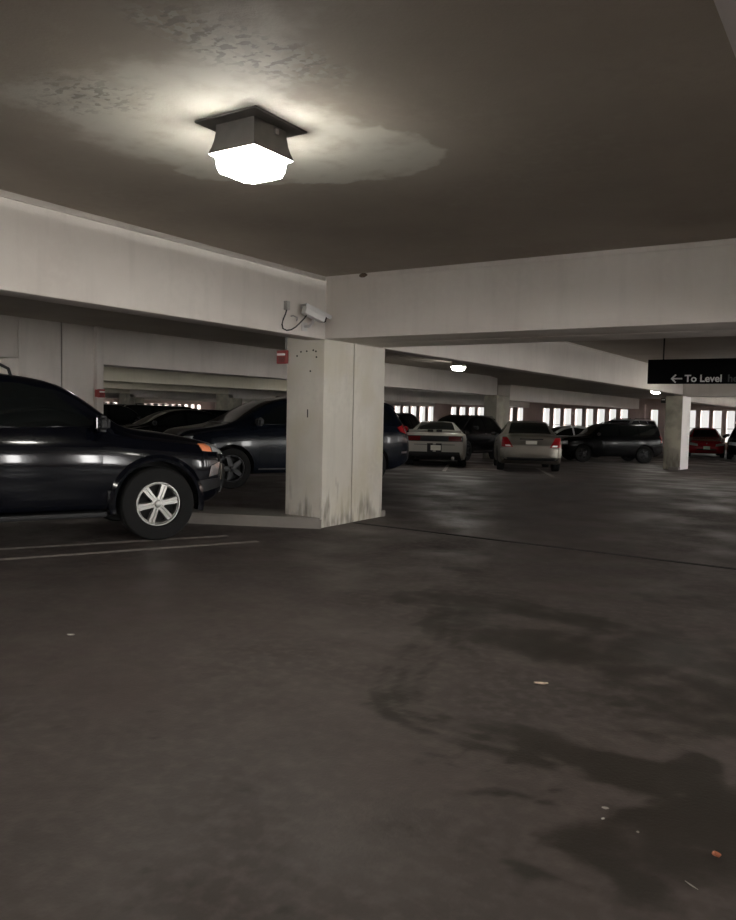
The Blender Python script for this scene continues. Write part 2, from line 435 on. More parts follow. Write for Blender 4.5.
SPEC = {}
SPEC['offroad'] = dict(L=4.72, R=.40, af=1.53, ar=-1.26,
    zb=[(2.36, .60), (2.25, .44), (1.95, .36), (1.0, .34), (-1.9, .36), (-2.36, .52)],
    zs=[(2.36, .92), (2.2, 1.0), (1.5, 1.08), (.9, 1.14), (0, 1.16), (-2.0, 1.2), (-2.36, 1.1)],
    zt=[(2.36, .95), (2.28, 1.03), (2.1, 1.085), (1.7, 1.165), (1.32, 1.215), (1.18, 1.26), (.92, 1.44), (.65, 1.62), (.42, 1.71), (0, 1.765), (-.5, 1.785), (-1.8, 1.77), (-2.12, 1.72), (-2.24, 1.55), (-2.32, 1.25), (-2.36, 1.1)],
    w=[(2.36, .70), (2.25, .82), (2.05, .895), (1.5, .93), (.9, .92), (-2.0, .92), (-2.25, .88), (-2.36, .80)],
    wt=[(2.36, .60), (2.0, .74), (1.32, .77), (.6, .69), (-.4, .67), (-2.2, .65), (-2.36, .65)])
SPEC['crossover'] = dict(L=5.0, R=.375, af=1.55, ar=-1.42,
    zb=[(2.5, .44), (2.3, .30), (2.0, .26), (-1.9, .28), (-2.3, .38), (-2.5, .46)],
    zs=[(2.5, .78), (2.3, .96), (1.6, 1.08), (1.0, 1.12), (-1.6, 1.18), (-2.2, 1.18), (-2.5, .90)],
    zt=[(2.5, .84), (2.42, .98), (2.25, 1.07), (1.8, 1.14), (1.58, 1.18), (1.40, 1.24), (.90, 1.50), (.56, 1.64), (0, 1.73), (-.5, 1.74), (-1.4, 1.72), (-2.0, 1.64), (-2.22, 1.50), (-2.37, 1.18), (-2.45, 1.05), (-2.5, .92)],
    w=[(2.5, .62), (2.37, .80), (2.1, .90), (1.4, .94), (-1.5, .945), (-2.1, .91), (-2.37, .81), (-2.5, .68)],
    wt=[(2.5, .5), (2.1, .72), (1.4, .76), (.5, .65), (-.6, .63), (-2.2, .60), (-2.5, .58)])
SPEC['coupe'] = dict(L=4.75, R=.345, af=1.48, ar=-1.24,
    zb=[(2.37, .34), (2.2, .20), (1.8, .18), (-1.9, .20), (-2.25, .26), (-2.37, .34)],
    zs=[(2.37, .58), (2.1, .74), (1.4, .88), (.7, .93), (-.8, .95), (-1.6, .99), (-2.3, .97), (-2.37, .86)],
    zt=[(2.37, .6), (2.22, .8), (1.5, .96), (.8, 1.02), (.55, 1.09), (.05, 1.29), (-.35, 1.375), (-.75, 1.37), (-1.2, 1.27), (-1.65, 1.10), (-1.85, 1.045), (-2.2, 1.03), (-2.33, 1.02), (-2.37, .93)],
    w=[(2.37, .62), (2.2, .84), (1.8, .93), (1.2, .94), (.3, .92), (-1.2, .955), (-1.9, .94), (-2.25, .90), (-2.37, .84)],
    wt=[(2.37, .5), (1.6, .72), (.7, .72), (0, .58), (-.5, .55), (-1.2, .58), (-1.8, .68), (-2.37, .76)])
SPEC['sedan'] = dict(L=4.80, R=.33, af=1.40, ar=-1.33,
    zb=[(2.4, .36), (2.2, .22), (1.9, .20), (-1.9, .22), (-2.25, .30), (-2.4, .36)],
    zs=[(2.4, .58), (2.1, .74), (1.4, .86), (.9, .93), (-1.6, 1.0), (-2.25, .99), (-2.4, .80)],
    zt=[(2.4, .6), (2.25, .76), (1.7, .90), (1.15, .97), (.95, 1.02), (.3, 1.34), (0, 1.43), (-.45, 1.47), (-.9, 1.44), (-1.25, 1.34), (-1.65, 1.12), (-1.82, 1.07), (-2.2, 1.05), (-2.34, 1.02), (-2.385, .92), (-2.4, .82)],
    w=[(2.4, .56), (2.2, .78), (1.9, .86), (1.2, .895), (-1.3, .90), (-1.9, .88), (-2.2, .845), (-2.4, .76)],
    wt=[(2.4, .45), (1.7, .7), (.95, .70), (.2, .58), (-.5, .56), (-1.2, .57), (-1.7, .66), (-2.4, .66)])
SPEC['boxy'] = dict(L=4.20, R=.35, af=1.31, ar=-1.29,
    zb=[(2.1, .42), (1.95, .28), (1.7, .24), (-1.7, .26), (-1.95, .32), (-2.1, .42)],
    zs=[(2.1, .78), (1.95, .90), (1.2, 1.0), (.8, 1.03), (-1.6, 1.1), (-1.95, 1.08), (-2.1, .9)],
    zt=[(2.1, .8), (2.04, .93), (1.88, 1.0), (1.2, 1.07), (1.0, 1.13), (.66, 1.42), (.44, 1.54), (.05, 1.61), (-1.5, 1.61), (-1.86, 1.585), (-1.97, 1.45), (-2.05, 1.1), (-2.1, .92)],
    w=[(2.1, .62), (1.95, .80), (1.6, .87), (1.2, .895), (-1.4, .895), (-1.85, .86), (-2.1, .74)],
    wt=[(2.1, .55), (1.7, .7), (1.0, .72), (.2, .64), (-.5, .63), (-1.8, .61), (-2.1, .61)])

def build_offroad(loc, yaw, pitch, label, pm):
    S = SPEC['offroad']; c = Car('offroad_car', S, loc, yaw, pm, label, 'car', None, pitch)
    c.glasshouse(1.12, .54, -2.27, -2.10, [
        ([(.92, 1.235), (.2, 1.215), (-.36, 1.215)], [(.48, 1.58), (.2, 1.655), (-.36, 1.672)]),
        ([(-.46, 1.215), (-1.28, 1.225)], [(-.46, 1.665), (-1.20, 1.65)]),
        ([(-1.40, 1.235), (-2.02, 1.27)], [(-1.32, 1.65), (-1.93, 1.62)])])
    c.both('front_door', [(.94, .48), (-.36, .48)], [(.96, 1.155), (-.36, 1.175)], pm, off=.004, th=.01, n=14, k=8)
    c.both('rear_door', [(-.40, .48), (-.92, .52), (-1.34, 1.0)], [(-.40, 1.175), (-.9, 1.18), (-1.34, 1.185)], pm, off=.004, th=.01, n=14, k=8)
    c.wheels(6, M['alloy'], .265, True, .60)
    # fender flares
    for ax in (S['af'], S['ar']):
        for pl, sd in (('left', 1), ('right', -1)):
            bm = bmesh.new(); R0, R1 = S['R'] + .055, S['R'] + .125; rings = []
            for k in range(33):
                a = math.radians(-12 + 204 * k / 32); ring = []
                for rr, oo in ((R0, -.10), (R0, .035), (R0 + .03, .042), (R1, .022), (R1, -.03)):
                    x = ax + rr * math.cos(a); z = S['R'] + .01 + rr * math.sin(a)
                    w = pchip(S['w'], x) * .985 if z < 1.0 else pchip(S['w'], x) * .97
                    ring.append(bm.verts.new((x, sd * (w + oo), z)))
                rings.append(ring)
            for a, b in zip(rings, rings[1:]):
                for k in range(5): bm.faces.new((a[k], a[(k + 1) % 5], b[(k + 1) % 5], b[k]))
            bm.faces.new(rings[0]); bm.faces.new(rings[-1][::-1])
            bmesh.ops.recalc_face_normals(bm, faces=bm.faces)
            link('fender_flare', bm, pm, c.root)
    for sd in (1, -1):
        bm = bmesh.new(); box(bm, (-.78, min(sd * .80, sd * .99), .29), (.98, max(sd * .80, sd * .99), .345), .018); link('running_board', bm, M['black'], c.root)
        bm = bmesh.new(); tube(bm, [(.12, sd * .60, 1.70), (.09, sd * .60, 1.80), (.0, sd * .60, 1.845), (-1.75, sd * .59, 1.845), (-1.88, sd * .59, 1.79), (-1.95, sd * .59, 1.70)], .017)
        link('roof_rail', bm, M['black'], c.root)
    c.both('lamp_corner', [(2.17, .955), (2.27, .95)], [(2.15, 1.03), (2.25, 1.02)], M['headlight'], off=.012, n=6, k=3)
    c.both('turn_signal', [(2.04, .965), (2.15, .955)], [(2.00, 1.04), (2.13, 1.035)], M['amber'], off=.012, n=8, k=3)
    for s in (1, -1):
        c.patch('headlight', [(s * .80, .93), (s * .50, .90)], [(s * .78, 1.03), (s * .50, 1.0)], 'front', M['headlight'], off=.01)
        c.patch('fog_lamp_bezel', [(s * .80, .64), (s * .66, .62)], [(s * .80, .82), (s * .66, .80)], 'front', M['chrome'], off=.012)
    c.both('fog_lamp_trim', [(2.11, .68), (2.23, .70)], [(2.14, .80), (2.26, .84)], M['chrome'], off=.012, n=5, k=3)
    c.patch('grille', [(-.45, .74), (.45, .74)], [(-.45, .98), (.45, .98)], 'front', M['black'], off=.012)
    c.patch('front_bumper', [(-.72, .5), (.72, .5)], [(-.72, .70), (.72, .70)], 'front', M['black'], off=.02)
    c.both('bumper_corner', [(1.99, .5), (2.28, .56)], [(1.99, .64), (2.28, .66)], M['black'], off=.012, n=8, k=4)
    c.mirror(.92, 1.18, .90, pm, 1.1); c.handles((-.20, -1.12), 1.02, M['chrome'])
    for s in (1, -1): c.patch('taillight', [(s * .84, .95), (s * .70, .95)], [(s * .84, 1.22), (s * .70, 1.22)], 'rear', M['redlens'], off=.01)
    c.both('mud_flap', [(1.0, .40), (1.04, .40)], [(1.0, .56), (1.04, .56)], M['black'], off=.02)
    return c

def build_crossover(loc, yaw, pitch, label, pm):
    S = SPEC['crossover']; c = Car('crossover_car', S, loc, yaw, pm, label, 'car', None, pitch)
    c.glasshouse(1.46, .60, -2.33, -2.12, [
        ([(1.12, 1.19), (-.22, 1.17)], [(.60, 1.50), (.3, 1.60), (-.22, 1.63)]),
        ([(-.30, 1.17), (-1.24, 1.22)], [(-.30, 1.63), (-1.18, 1.62)]),
        ([(-1.32, 1.225), (-2.0, 1.31)], [(-1.28, 1.605), (-1.86, 1.56)])])
    c.both('front_door', [(1.02, .42), (-.26, .42)], [(1.04, 1.10), (-.26, 1.135)], pm, off=.004, th=.01, n=14, k=8)
    c.both('rear_door', [(-.30, .42), (-.88, .44), (-1.3, .98)], [(-.30, 1.14), (-.9, 1.16), (-1.3, 1.17)], pm, off=.004, th=.01, n=14, k=8)
    c.both('rocker_trim', [(1.04, .345), (-.92, .345)], [(1.04, .37), (-.92, .37)], M['chrome'], off=.012, k=2)
    c.wheels(5, M['darkalloy'], .24, False, .66)
    c.mirror(1.06, 1.16, .91, pm, 1.0); c.handles((-.12, -1.05), 1.02, M['chrome'])
    for s in (1, -1):
        c.patch('headlight', [(s * .84, .84), (s * .46, .80)], [(s * .82, .96), (s * .46, .92)], 'front', M['headlight'], off=.01)
    for pl in ('left', 'right'):
        c.patch('taillight', [(-2.12, 1.06), (-2.36, 1.0)], [(-2.05, 1.15), (-2.33, 1.23)], pl, M['redlens'], off=.012, n=8)
        c.patch('reflector', [(-2.16, .62), (-2.32, .62)], [(-2.16, .66), (-2.32, .66)], pl, M['chrome'], off=.012, n=5, k=2)
    c.patch('tail_light_bar', [(-.78, 1.0), (.78, 1.0)], [(-.78, 1.14), (.78, 1.14)], 'rear', M['redlens'], off=.012)
    c.patch('grille', [(-.5, .52), (.5, .52)], [(-.5, .76), (.5, .76)], 'front', M['black'], off=.012)
    c.patch('roof_spoiler', [(-2.0, -.56), (-2.0, .56)], [(-2.18, -.54), (-2.18, .54)], 'top', pm, off=.035, th=.0)
    c.patch('rear_bumper', [(-.62, .47), (.62, .47)], [(-.62, .62), (.62, .62)], 'rear', M['black'], off=.02)
    c.plate('front', 0, .60); c.plate('rear', 0, .84)
    for s in (1, -1):
        bm = bmesh.new(); tube(bm, [(.1, s * .57, 1.66), (0, s * .57, 1.73), (-1.7, s * .56, 1.73), (-1.9, s * .55, 1.65)], .015); link('roof_rail', bm, M['darkalloy'], c.root)
    return c

def build_coupe(loc, yaw, pitch, label, pm):
    S = SPEC['coupe']; c = Car('coupe_car', S, loc, yaw, pm, label, 'car', None, pitch)
    c.glasshouse(.66, -.12, -1.62, -.92, [([(.40, .99), (-1.0, 1.02)], [(-.05, 1.23), (-.75, 1.27)])], .60, .48, .58, .47)
    c.wheels(5, M['darkalloy'], .26, False, .72)
    for s in (1, -1):
        for x0, x1 in ((-2.22, -1.72), (-.85, -.45), (.8, 2.1)):
            c.patch('racing_stripe', [(x0, s * .045), (x0, s * .215)], [(x1, s * .045), (x1, s * .215)], 'top', M['black'], off=.004, th=.01)
        c.patch('racing_stripe', [(s * .045, .44), (s * .215, .44)], [(s * .045, .70), (s * .215, .70)], 'rear', M['black'], off=.004, th=.01)
        c.patch('taillight', [(s * .80, .77), (s * .42, .775)], [(s * .78, .90), (s * .42, .905)], 'rear', M['darkred'], off=.022)
        for k in range(3):
            y = .52 + .11 * k
            c.patch('tail_lamp_bar', [(s * (y - .028), .785), (s * (y + .028), .785)], [(s * (y - .028), .89), (s * (y + .028), .89)], 'rear', M['darkred'], off=.027, n=3, k=3)
    c.patch('tail_panel', [(-.83, .755), (.83, .755)], [(-.82, .925), (.82, .925)], 'rear', M['black'], off=.012)
    c.patch('rear_diffuser', [(-.80, .22), (.80, .22)], [(-.74, .45), (.74, .45)], 'rear', M['black'], off=.02)
    c.patch('bumper_line', [(-.60, .655), (.60, .655)], [(-.60, .67), (.60, .67)], 'rear', M['black'], off=.012)
    bm = bmesh.new(); pts = []
    for k in range(13):
        y = -.78 + 1.56 * k / 12; x = -2.27 + .10 * abs(y) ** 2; pts.append((x, y))
    rows = [[bm.verts.new((x + dx, y, z)) for x, y in pts] for dx, z in ((.10, 1.02), (.02, 1.075), (-.045, 1.10), (-.05, 1.085), (-.01, 1.02))]
    for a, b in zip(rows, rows[1:] + rows[:1]):
        for k in range(12): bm.faces.new((a[k], a[k + 1], b[k + 1], b[k]))
    bm.faces.new([r[0] for r in rows][::-1]); bm.faces.new([r[-1] for r in rows])
    bmesh.ops.recalc_face_normals(bm, faces=bm.faces); link('rear_spoiler', bm, pm, c.root)
    for sd in (1, -1):
        bm = bmesh.new(); box(bm, (-2.33, min(sd * .045, sd * .215), 1.035), (-2.312, max(sd * .045, sd * .215), 1.104)); link('racing_stripe', bm, M['black'], c.root)
    c.plate('rear', -.04, .57); c.mirror(.42, .96, .86, pm, .9); c.handles((-.75,), .83, pm)
    bm = bmesh.new(); box(bm, (-.84, -.015, 1.36), (-.72, .015, 1.42), .01); link('roof_antenna', bm, pm, c.root)
    for s in (1, -1):
        bm = bmesh.new(); tube(bm, [(-2.25, s * .55, .27), (-2.42, s * .55, .27)], .05, 14); link('exhaust_pipe', bm, M['chrome'], c.root)
        c.patch('headlight', [(s * .80, .62), (s * .48, .58)], [(s * .78, .70), (s * .48, .68)], 'front', M['headlight'], off=.01)
    return c

def build_sedan(loc, yaw, pitch, label, pm, face='rear', name='sedan_car', lens=None, grille=True):
    S = SPEC['sedan']; c = Car(name, S, loc, yaw, pm, label, 'car', None, pitch)
    c.glasshouse(1.02, .22, -1.72, -1.10, [
        ([(.70, 1.0), (-.20, 1.0)], [(.18, 1.27), (-.20, 1.36)]),
        ([(-.28, 1.0), (-1.28, 1.04)], [(-.28, 1.37), (-.95, 1.31)])], .62, .50, .60, .50)
    c.both('front_door', [(.92, .36), (-.22, .36)], [(.90, .93), (-.22, .96)], pm, off=.004, th=.01, n=12, k=6)
    c.both('rear_door', [(-.26, .36), (-.85, .38), (-1.2, .85)], [(-.26, .965), (-.9, .975), (-1.2, .98)], pm, off=.004, th=.01, n=12, k=6)
    c.wheels(5, M['alloy'], .21, False, .66)
    for s in (1, -1):
        c.patch('taillight', [(s * .80, .70), (s * .50, .70)], [(s * .78, .96), (s * .65, .96)], 'rear', lens or M['redlens'], off=.02)
        c.patch('reversing_lamp', [(s * .70, .72), (s * .55, .72)], [(s * .72, .76), (s * .59, .76)], 'rear', M['strobe'], off=.024, n=4, k=2)
        c.patch('headlight', [(s * .78, .62), (s * .40, .58)], [(s * .76, .74), (s * .42, .68)], 'front', M['headlight'], off=.01)
    c.patch('trunk_lid', [(-.50, .70), (.50, .70)], [(-.64, .985), (.64, .985)], 'rear', pm, off=.006, th=.01, k=8)
    c.patch('trunk_garnish', [(-.32, .905), (.32, .905)], [(-.32, .935), (.32, .935)], 'rear', M['black'], off=.02, k=2)
    c.patch('rear_bumper', [(-.80, .42), (.80, .42)], [(-.82, .66), (.82, .66)], 'rear', pm, off=.035, k=6)
    c.patch('lower_valance', [(-.72, .34), (.72, .34)], [(-.76, .41), (.76, .41)], 'rear', M['black'], off=.012, k=3)
    c.plate('rear', 0, .81, w=.31, h=.13); c.mirror(.72, .98, .84, pm, .9); c.handles((-.12, -1.0), .86, pm)
    if grille: c.patch('grille', [(-.38, .44), (.38, .44)], [(-.38, .64), (.38, .64)], 'front', M['black'], off=.012)
    else:
        c.patch('lower_intake', [(-.45, .38), (.45, .38)], [(-.45, .44), (.45, .44)], 'front', M['black'], off=.012, k=3)
        c.plate('front', .0, .50)
        bm = bmesh.new(); h, nr = c.hit((0, .70), 'front')
        box(bm, (h.x - .01, -.05, .72), (h.x + .02, .05, .735)); box(bm, (h.x - .01, -.012, .65), (h.x + .02, .012, .72)); link('badge', bm, M['chrome'], c.root)
    return c

def build_boxy(loc, yaw, pitch, label, pm, name='compact_suv_car', rails=True, spoiler=False):
    S = SPEC['boxy']; c = Car(name, S, loc, yaw, pm, label, 'car', None, pitch)
    c.glasshouse(1.0, .46, -2.03, -1.93, [
        ([(.78, 1.10), (-.18, 1.09)], [(.50, 1.43), (.3, 1.52), (-.18, 1.54)]),
        ([(-.26, 1.09), (-1.0, 1.13)], [(-.26, 1.53), (-.95, 1.53)]),
        ([(-1.08, 1.14), (-1.78, 1.18)], [(-1.04, 1.53), (-1.72, 1.52)])], .62, .57, .58, .56)
    c.both('front_door', [(.86, .40), (-.20, .40)], [(.84, 1.03), (-.20, 1.05)], pm, off=.004, th=.01, n=12, k=6)
    c.both('rear_door', [(-.24, .40), (-.78, .42), (-1.05, .9)], [(-.24, 1.05), (-.8, 1.07), (-1.05, 1.09)], pm, off=.004, th=.01, n=12, k=6)
    c.wheels(5, M['darkalloy'], .22, False, .66)
    for s in (1, -1):
        c.patch('headlight', [(s * .80, .72), (s * .46, .70)], [(s * .78, .86), (s * .46, .84)], 'front', M['headlight'], off=.01)
        c.patch('taillight', [(s * .80, .86), (s * .62, .86)], [(s * .78, 1.12), (s * .62, 1.12)], 'rear', M['redlens'], off=.012)
        if rails:
            bm = bmesh.new(); tube(bm, [(.1, s * .57, 1.55), (.0, s * .57, 1.64), (-1.5, s * .56, 1.64), (-1.62, s * .56, 1.56)], .015); link('roof_rail', bm, M['black'], c.root)
    c.patch('grille', [(-.42, .55), (.42, .55)], [(-.42, .82), (.42, .82)], 'front', M['black'], off=.012)
    if spoiler: c.patch('roof_spoiler', [(-1.70, -.58), (-1.70, .58)], [(-1.95, -.56), (-1.95, .56)], 'top', pm, off=.06, th=.0)
    c.plate('rear', 0, .70); c.plate('front', 0, .50); c.mirror(.70, 1.08, .84, pm, .95); c.handles((-.08, -.88), .95, pm)
    return c

# ------------------------------------------------------------------ setting
ZC, ZB = 3.06, 2.31          # slab soffit, beam soffit
X0, X1, Y0, Y1 = -46., 12., -15., 46.

def grid_mesh(xs, ys, zf, name, m, attr=None, af=None, flip=False):
    nx, ny = len(xs), len(ys)
    V = [(x, y, zf(x, y)) for y in ys for x in xs]
    F = []
    for j in range(ny - 1):
        for i in range(nx - 1):
            q = (j * nx + i, j * nx + i + 1, (j + 1) * nx + i + 1, (j + 1) * nx + i)
            F.append(q[::-1] if flip else q)
    me = bpy.data.meshes.new(name); me.from_pydata(V, [], F); me.materials.append(m)
    if attr:
        a = me.attributes.new(attr, 'FLOAT', 'POINT'); a.data.foreach_set('value', [af(v[0], v[1]) for v in V])
    o = bpy.data.objects.new(name, me); COL.objects.link(o); return o

def fine(a, lo, hi, b, step, coarse=2.):
    out = list(np.arange(a, lo, coarse)) + list(np.arange(lo, hi, step)) + list(np.arange(hi, b, coarse)) + [b]
    return out

def fbm(x, y, s, o=4, seed=0.): return noise.fractal(Vector((x * s, y * s, seed)), 1., 2., o)

STAINS = [((2.95, -2.45), .42, .22, .55), ((3.35, -2.2), .55, .14, .55), ((3.9, -2.35), .5, .2, .6), ((3.3, -2.9), .25, .5, .45), ((3.9, -3.1), .55, .35, .6), ((4.35, -3.0), .5, .45, .5), ((4.6, -2.6), .5, .4, .45),
          ((4.95, -4.62), .24, .16, .95), ((5.13, -4.45), .12, .22, .9), ((4.75, -4.60), .22, .10, .8), ((5.25, -4.85), .2, .3, .85), ((5.1, -5.15), .3, .25, .6), ((4.35, -4.5), .3, .12, .5), ((4.9, -3.7), .5, .4, .45),
          ((2.55, -1.24), .2, .12, .6), ((2.0, -.4), .5, .2, .3), ((4.5, -1.2), .6, .25, .35), ((5.2, -3.2), .4, .8, .5)]
ARC = [(3.12, -2.75), (3.4, -3.36), (3.54, -4.04), (3.66, -4.35), (3.84, -4.55), (4.04, -4.63), (4.27, -4.64), (4.48, -4.6), (4.72, -4.65)]
def seg_d(p, a, b):
    a, b, p = Vector(a), Vector(b), Vector(p); t = max(0, min(1, (p - a).dot(b - a) / (b - a).length_squared)); return (p - a.lerp(b, t)).length
def stain(x, y):
    if not (-9 < y < 8 and -3 < x < 9): return .15 * max(0, fbm(x, y, .3, 4, 3.) + .1)
    n1 = fbm(x, y, 3.2, 5, 1.); n2 = fbm(x, y, 9., 4, 5.); v = 0
    for (cx, cy), rx, ry, s in STAINS:
        d = math.hypot((x - cx) / rx, (y - cy) / ry) + n1 * .55 + n2 * .18
        v = max(v, s * max(0, min(1, (1.25 - d) / .5)))
    if 2.8 < x < 5 and -5 < y < -2.5:
        d = min(seg_d((x, y), ARC[i], ARC[i + 1]) for i in range(len(ARC) - 1))
        for off in (0., .10): v = max(v, .8 * max(0, 1 - abs(d - off) / .06) * max(0, min(1, .75 + n1)))
    if x > 4.1 and y < -4.2:      # drips spattered round the wet patch
        v = max(v, .55 * max(0, min(1, (n2 - .28) * 6)) * max(0, min(1, 1.6 - math.hypot(x - 4.85, (y + 4.95)) * 1.6)))
    v = max(v, .3 * max(0, min(1, (fbm(x, y, 9., 3, 9.) - .56) * 7)))
    return max(0, min(1, v + .10 * max(0, n1)))

fl = grid_mesh(fine(X0, -1, 7, X1, .04, 3.), sorted(set(fine(Y0, -8, 3, 8., .04, 3.) + [14, 20, 24, 27, 30, 34, 40, Y1])), lambda x, y: zfloor(y), 'floor', M['floor'], 'stain', stain)
tag(fl, 'stained brown-grey concrete floor of the garage', None, None, 'structure')
# painted bay lines and the floor joint belong to the floor
for name, a, b, w in (('painted_line', (-3.40, -6.70), (-.46, -1.17), .10), ('painted_line', (-2.85, -7.20), (.06, -1.25), .10), ('painted_line', (-6.90, 10.2), (-9.0, 14.6), .10), ('painted_line', (-3.95, 10.9), (-6.0, 15.2), .10), ('painted_line', (-1.1, 11.4), (-3.2, 15.8), .10), ('painted_line', (1.5, 27.6), (-.6, 32.), .10)):
    d = (Vector(b) - Vector(a)).normalized(); p = Vector((-d.y, d.x)) * w / 2
    bm = bmesh.new()
    n = 14; L = [Vector(a).lerp(Vector(b), k / n) for k in range(n + 1)]
    ra = [bm.verts.new((q.x + p.x, q.y + p.y, zfloor(q.y + p.y) + .003)) for q in L]; rb = [bm.verts.new((q.x - p.x, q.y - p.y, zfloor(q.y - p.y) + .003)) for q in L]
    for k in range(n): bm.faces.new((rb[k], rb[k + 1], ra[k + 1], ra[k]))
    link(name, bm, M['paint_line'], fl)
bm = bmesh.new(); prism(bm, [(.02, .65), (4.6, .425), (11.9, .08), (11.9, .15), (4.6, .49), (.02, .705)], -.05, .006); jt = link('expansion_joint', bm, M['joint'], fl)

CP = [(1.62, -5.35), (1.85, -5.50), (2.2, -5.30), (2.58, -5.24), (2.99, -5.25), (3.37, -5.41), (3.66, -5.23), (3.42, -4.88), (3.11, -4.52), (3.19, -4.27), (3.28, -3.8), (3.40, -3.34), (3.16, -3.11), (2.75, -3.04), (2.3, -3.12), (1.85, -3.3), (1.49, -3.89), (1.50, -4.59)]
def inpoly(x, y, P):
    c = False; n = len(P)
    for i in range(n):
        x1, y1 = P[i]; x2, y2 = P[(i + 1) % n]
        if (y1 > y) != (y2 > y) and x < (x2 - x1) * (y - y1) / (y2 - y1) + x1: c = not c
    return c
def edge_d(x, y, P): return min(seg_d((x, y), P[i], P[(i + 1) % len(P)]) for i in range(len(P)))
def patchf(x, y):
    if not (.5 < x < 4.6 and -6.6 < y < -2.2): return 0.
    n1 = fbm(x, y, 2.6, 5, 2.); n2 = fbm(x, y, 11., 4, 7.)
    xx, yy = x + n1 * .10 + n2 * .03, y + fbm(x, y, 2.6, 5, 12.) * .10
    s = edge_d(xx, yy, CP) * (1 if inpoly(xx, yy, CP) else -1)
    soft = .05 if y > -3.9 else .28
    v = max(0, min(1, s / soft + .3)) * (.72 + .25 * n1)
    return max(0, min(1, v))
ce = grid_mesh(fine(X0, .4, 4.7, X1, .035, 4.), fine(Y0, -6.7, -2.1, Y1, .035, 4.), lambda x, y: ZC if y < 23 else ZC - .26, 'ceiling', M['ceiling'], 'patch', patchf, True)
def flake(x, y):
    if not (1.2 < x < 4. and -6 < y < -4.3): return 0.
    n1 = fbm(x, y, 3., 4, 31.)
    b = 1.2 - math.hypot((x - 3.18 - .22 * (y + 5.0)) / .21, (y + 5.02) / .55) + n1 * .4
    b2 = (1.1 - math.hypot((x - 2.05) / .42, (y + 5.05) / .26) + n1 * .4) * .7
    return max(0, min(.8, max(b, b2) * 1.3))
fa = ce.data.attributes.new('flake', 'FLOAT', 'POINT'); fa.data.foreach_set('value', [flake(v.co.x, v.co.y) for v in ce.data.vertices])
tag(ce, 'grey concrete slab ceiling with pale water stain round the lamp', None, None, 'structure')

def beam(name, lo, hi, label, m=M['beam'], lip=True, joint=None, recess=None):
    bm = bmesh.new(); box(bm, lo, hi, .015)
    if lip:
        if hi[0] - lo[0] > hi[1] - lo[1]: box(bm, (lo[0], lo[1] - .012, hi[2] - .05), (hi[0], hi[1] + .012, hi[2]))
        else: box(bm, (lo[0] - .012, lo[1], hi[2] - .05), (hi[0] + .012, hi[1], hi[2]))
    if joint: box(bm, *joint, mi=1)
    return tag(link(name, bm, [m, M['joint']]), label, None, None, 'structure')

# the row of beams running with the aisle; the nearest carries the camera
beam('concrete_beam', (-.58, Y0, ZB + .06), (-.29, 21.0, ZC), 'long concrete beam over the front pillar', joint=None)
b0 = beam('concrete_beam', (-.29, Y0, ZB - .0), (0, 21.0, ZC), 'pale beam face above the black off-road car')
beam('concrete_beam', (-.58, 22.4, 2.10), (0, Y1, 2.80), 'beam beyond the far pillar')
for i in range(1, 6):
    x = -7.65 * i
    if i == 1:
        beam('concrete_beam', (x - .58, Y0, ZB), (x - .004, .95, ZC), 'second long beam before the pale double pillar')
        beam('concrete_beam', (x - .58, 2.62, ZB), (x, 22.7, ZC), 'second long beam behind the parked cars')
        beam('concrete_beam', (x - .58, 24.1, 2.12), (x, Y1, 2.80), 'second beam running on to the window wall')
    else:
        beam('concrete_beam', (x - .58, Y0, ZB), (x, 23., ZC), 'beam of the further rows', M['lamplit_beam'])
        beam('concrete_beam', (x - .58, 23., 2.1), (x, Y1, 2.80), 'beam of the further rows')
beam('concrete_beam', (5.34, Y0, ZB), (5.92, 0, ZC), 'pale beam overhead at the top corner of the photo', M['whitebeam'])
beam('concrete_beam', (5.34, 1.28, ZB), (5.92, 21., ZC), 'beam beyond the hanging sign')
# double cross beam at the expansion joint
beam('concrete_beam', (0, 0, ZB + .005), (X1, .645, ZC), 'cross beam spanning to the right of the front pillar')
beam('concrete_beam', (0, .69, ZB + .005), (X1, 1.28, ZC - .05), 'rear half of the doubled cross beam', lip=False)
bm = bmesh.new(); box(bm, (.05, .645, ZB + .03), (X1, .69, ZC - .1)); tag(link('beam_joint', bm, M['joint']), 'dark joint between the doubled beams', None, None, 'structure')
beam('concrete_beam', (0, 21., 2.27), (X1, 22.4, ZC), 'cross beam behind the hanging sign')

def pillar(name, x0, x1, y0, y1, z0, z1, m, label, joint=True):
    bm = bmesh.new()
    if joint:
        ym = (y0 + y1) / 2 if not isinstance(joint, float) else joint
        box(bm, (x0, y0, z0), (x1, ym - .016, z1), .02); box(bm, (x0, ym + .016, z0), (x1 - .012, y1, z1), .02)
        box(bm, (x0 + .03, ym - .016, z0), (x1 - .04, ym + .016, z1), mi=1)
    else: box(bm, (x0, y0, z0), (x1, y1, z1), .02)
    return tag(link(name, bm, [m, M['joint']]), label, None, None, 'structure')
pl_front = pillar('concrete_pillar', -.58, -.003, 0, 1.43, 0, ZB + .065, M['pillar'], 'wide pale concrete pillar under the security camera', .665)
bm = bmesh.new()
for x, z in ((-.36, 2.17), (-.27, 2.175), (-.17, 2.185), (-.13, 2.17), (-.42, 2.12), (-.21, 1.93), (-.12, 2.10)):
    b = bmesh.new(); lathe(b, [(0, -.004), (.012, -.004), (.012, .01), (0, .01)], 10); b.transform(Matrix.Translation((x, 0, z))); t = bpy.data.meshes.new('t'); b.to_mesh(t); b.free(); bm.from_mesh(t); bpy.data.meshes.remove(t)
prism(bm, [(-.25, -.003), (-.235, -.003), (-.235, .01), (-.25, .01)], 1.36, 1.46)
bmesh.ops.recalc_face_normals(bm, faces=bm.faces)
link('anchor_holes', bm, M['joint'], pl_front)
